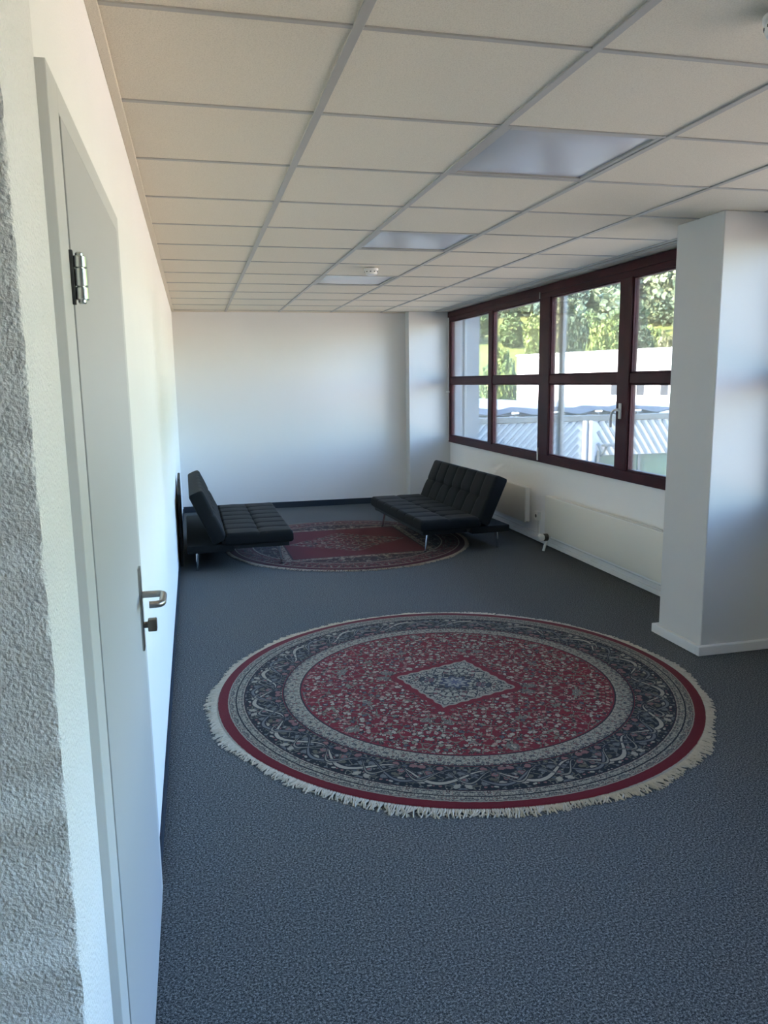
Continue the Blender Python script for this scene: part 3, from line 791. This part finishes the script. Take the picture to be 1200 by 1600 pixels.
TR = [ # bearing, distance, height, width, kind, label, leaf
 (748, 140, 6.0, 5.0, 't', 'green tree on the meadow just past the white fin of the facade', 0),
 (769, 88, 6.6, 2.6, 'b', 'dense round bush at the foot of the meadow', 0),
 (783, 80, 9.0, 2.6, 't', 'bushy light green tree touching the end of the white building', 1),
 (797, 84, 8.0, 2.0, 'b', 'dark bush squeezed against the end wall of the white building', 0),
 (801, 138, 5.4, 4.4, 'b', 'round bush standing on the bright meadow slope', 0),
 (838, 128, 8.0, 4.2, 't', 'tall light tree over the roof seen beside the thick window upright', 1),
 (876, 94, 14.2, 3.0, 'c', 'tall narrow conifer rising above the white building', 3),
 (890, 103, 12.0, 2.6, 'c', 'narrower conifer standing beside the tallest one', 2),
 (906, 112, 10.6, 3.6, 't', 'dark round tree to one side of the conifers', 2),
 (922, 128, 8.0, 3.8, 't', 'mid green tree between dark tree and pale bush', 0),
 (936, 105, 11.2, 3.4, 't', 'pale round tree over the white roof', 1),
 (951, 116, 9.6, 3.2, 'b', 'round pale bush above the parapet near the window handle', 1),
 (966, 124, 8.6, 3.4, 't', 'green tree hidden partly by the window upright with the handle', 0),
 (1003, 117, 8.0, 3.4, 't', 'dark green tree low in the last pane', 2),
 (1022, 122, 6.6, 3.6, 'b', 'yellow green bush above the roof in the last pane', 1),
 (1042, 108, 9.0, 3.0, 'b', 'olive bush at the pillar edge of the last pane', 3),
]
# distant woods: uncountable canopy
import numpy as np
rs_ = np.random.RandomState(4)
def leaf_cloud(n, size, lo=.25, cone=False):
    """n small leaf sprays (quads) spread over an egg shaped crown of unit radius; returns verts (n*4,3)"""
    d = rs_.normal(size=(n, 3)); d /= np.linalg.norm(d, axis=1)[:, None]
    lump = 1+.28*np.sin(d[:, 0]*5+1)*np.sin(d[:, 1]*6+2)*np.sin(d[:, 2]*5)
    r = (.62+.38*rs_.rand(n)**.5)*lump
    c = d*r[:, None]*np.array([1, 1, 1.25])
    if cone: c[:, :2] *= np.clip((1.3-c[:, 2])/2.0, .08, 1)[:, None]; c[:, 2] *= 1.5
    nn = d+.75*rs_.normal(size=(n, 3)); nn /= np.linalg.norm(nn, axis=1)[:, None]
    t = np.cross(nn, rs_.normal(size=(n, 3))); t /= np.linalg.norm(t, axis=1)[:, None]; b = np.cross(nn, t)
    w = size*(.6+.8*rs_.rand(n, 1)); h = size*(.6+.8*rs_.rand(n, 1))
    return np.stack([c-t*w-b*h*.4, c+t*w*.3-b*h, c+t*w+b*h*.3, c-t*w*.2+b*h], 1).reshape(-1, 3)
def leaf_object(name, V, mats, mi=None, parent=None):
    n = len(V)//4; me = bpy.data.meshes.new(name)
    me.vertices.add(len(V)); me.vertices.foreach_set('co', V.astype(np.float32).ravel())
    me.loops.add(len(V)); me.loops.foreach_set('vertex_index', np.arange(len(V), dtype=np.int32))
    me.polygons.add(n); me.polygons.foreach_set('loop_start', np.arange(0, len(V), 4, dtype=np.int32))
    for q in mats: me.materials.append(q)
    if mi is not None: me.polygons.foreach_set('material_index', mi.astype(np.int32))
    me.update(calc_edges=True); me.validate()
    o = bpy.data.objects.new(name, me); C.objects.link(o)
    if parent is not None: o.parent = parent
    return o
for px, d, h, w, kd, lb, li in TR:
    x, y = at(px, d); t = tree(x, y, h, w, kd, lb, LG[li])
    V = leaf_cloud(1500 if kd != 'c' else 1300, .10, cone=(kd == 'c'))
    if kd == 'c': V = V*np.array([w*.62, w*.62, h*.30])+np.array([0, 0, h*.52])
    elif kd == 'b': V = V*np.array([w*.48, w*.48, h*.42])+np.array([0, 0, h*.48])
    else: V = V*np.array([w*.48, w*.48, h*.33])+np.array([0, 0, h*.60])
    leaf_object('crown', V, [LG[li]], None, t)
rnd = random.Random(11)
tm = [leaf_cloud(260, .17, cone=(i % 3 == 2)) for i in range(9)]
VV = []; MI = []
cnt = 0
while cnt < 5600:
    an = math.radians(rnd.uniform(9, 46)); d = 134 + 420*rnd.random()**1.1
    tt = math.tan(an); px = 600+1202.2*(tt*.99222-.24533)/(.97082+.2394*tt)
    x, y = d*math.sin(an), d*math.cos(an)
    if d < 156 and px < 850 and noise.noise(Vector((x*.05, y*.05, 3.3))) < .5: continue
    if d < 150 and px > 985 and noise.noise(Vector((x*.04, y*.04, 7.3))) < .55: continue
    if (px < 850 or px > 985) and noise.noise(Vector((x*.012, y*.012, 9.2))) + (d-200)*.0015 < -.30: continue
    cnt += 1
    k = rnd.randrange(9); r = rnd.uniform(1.6, 3.1)*(1+d/900)
    li = 2 if k % 3 == 2 and rnd.random() < .8 else rnd.choice((0, 0, 1))
    a2 = rnd.random()*6.283; ca, sa = math.cos(a2), math.sin(a2)
    v = tm[k]; z = hz(x, y)
    w = np.stack([v[:, 0]*ca-v[:, 1]*sa, v[:, 0]*sa+v[:, 1]*ca, v[:, 2]*rnd.uniform(.9, 1.35)], 1)*r+np.array([x, y, z+r*1.3])
    VV.append(w); MI.append(np.full(260, li))
o = leaf_object('forest', np.concatenate(VV), [LG[4], LG[5], LG[6]], np.concatenate(MI))
tag(o, 'mixed woodland covering the hillside far outside the window', 'forest', None, 'stuff')

# ------------------------------------------------------------------ light
SUN = Vector((-.78, -.22, .58)).normalized()
L = bpy.data.lights.new('sun', 'SUN'); L.energy = 7.0; L.angle = math.radians(.55); L.color = (1.0, .88, .72)
so = bpy.data.objects.new('sun', L); C.objects.link(so); so.rotation_euler = SUN.to_track_quat('Z', 'Y').to_euler(); so.location = (-30, -26, 40)
W = bpy.data.worlds.new('sky'); SC.world = W; W.use_nodes = True; nt = W.node_tree
sky = nt.nodes.new('ShaderNodeTexSky'); sky.sky_type = 'NISHITA'; sky.sun_disc = False
sky.sun_elevation = math.asin(SUN.z); sky.sun_rotation = math.atan2(SUN.x, SUN.y); sky.air_density = 1.2; sky.dust_density = 1.0; sky.ozone_density = 1.5
tint = nt.nodes.new('ShaderNodeMix'); tint.data_type = 'RGBA'; tint.blend_type = 'MULTIPLY'; tint.inputs[0].default_value = 1.0
nt.links.new(sky.outputs[0], tint.inputs[6]); tint.inputs[7].default_value = (.88, .96, 1.12, 1)
bg = nt.nodes['Background']; nt.links.new(tint.outputs[2], bg.inputs[0]); bg.inputs[1].default_value = .56
for (y0, y1) in WIN:
    P = bpy.data.lights.new('window_portal', 'AREA'); P.shape = 'RECTANGLE'; P.size = 1.63; P.size_y = y1-y0
    P.cycles.is_portal = True
    po = bpy.data.objects.new('window_portal', P); C.objects.link(po); po.location = (3.615, (y0+y1)/2, 1.6); po.rotation_euler = (0, PI/2, 0)

# ------------------------------------------------------------------ camera
r_ = Vector((0.97082241, -0.23939878, -0.01385881)); u_ = Vector((0.05334292, 0.15925122, 0.98579591)); f_ = Vector((0.23379131, 0.95777204, -0.16737489))
cam = bpy.data.cameras.new('camera'); co = bpy.data.objects.new('camera', cam); C.objects.link(co)
co.matrix_world = Matrix(((r_.x, u_.x, -f_.x, .18783), (r_.y, u_.y, -f_.y, 0), (r_.z, u_.z, -f_.z, 1.56544), (0, 0, 0, 1)))
cam.sensor_fit = 'VERTICAL'; cam.sensor_height = 36; cam.lens = 36*1202.2/1600; cam.clip_start = .05; cam.clip_end = 3000
SC.camera = co
SC.view_settings.view_transform = 'Standard'; SC.view_settings.look = 'None'; SC.view_settings.gamma = 1; SC.view_settings.use_curve_mapping = False
SC.view_settings.exposure = 2.72
cy = SC.cycles
cy.max_bounces = 10; cy.diffuse_bounces = 7; cy.glossy_bounces = 4; cy.transparent_max_bounces = 12; cy.sample_clamp_indirect = 8; cy.caustics_reflective = False; cy.caustics_refractive = False
cy.use_denoising = True
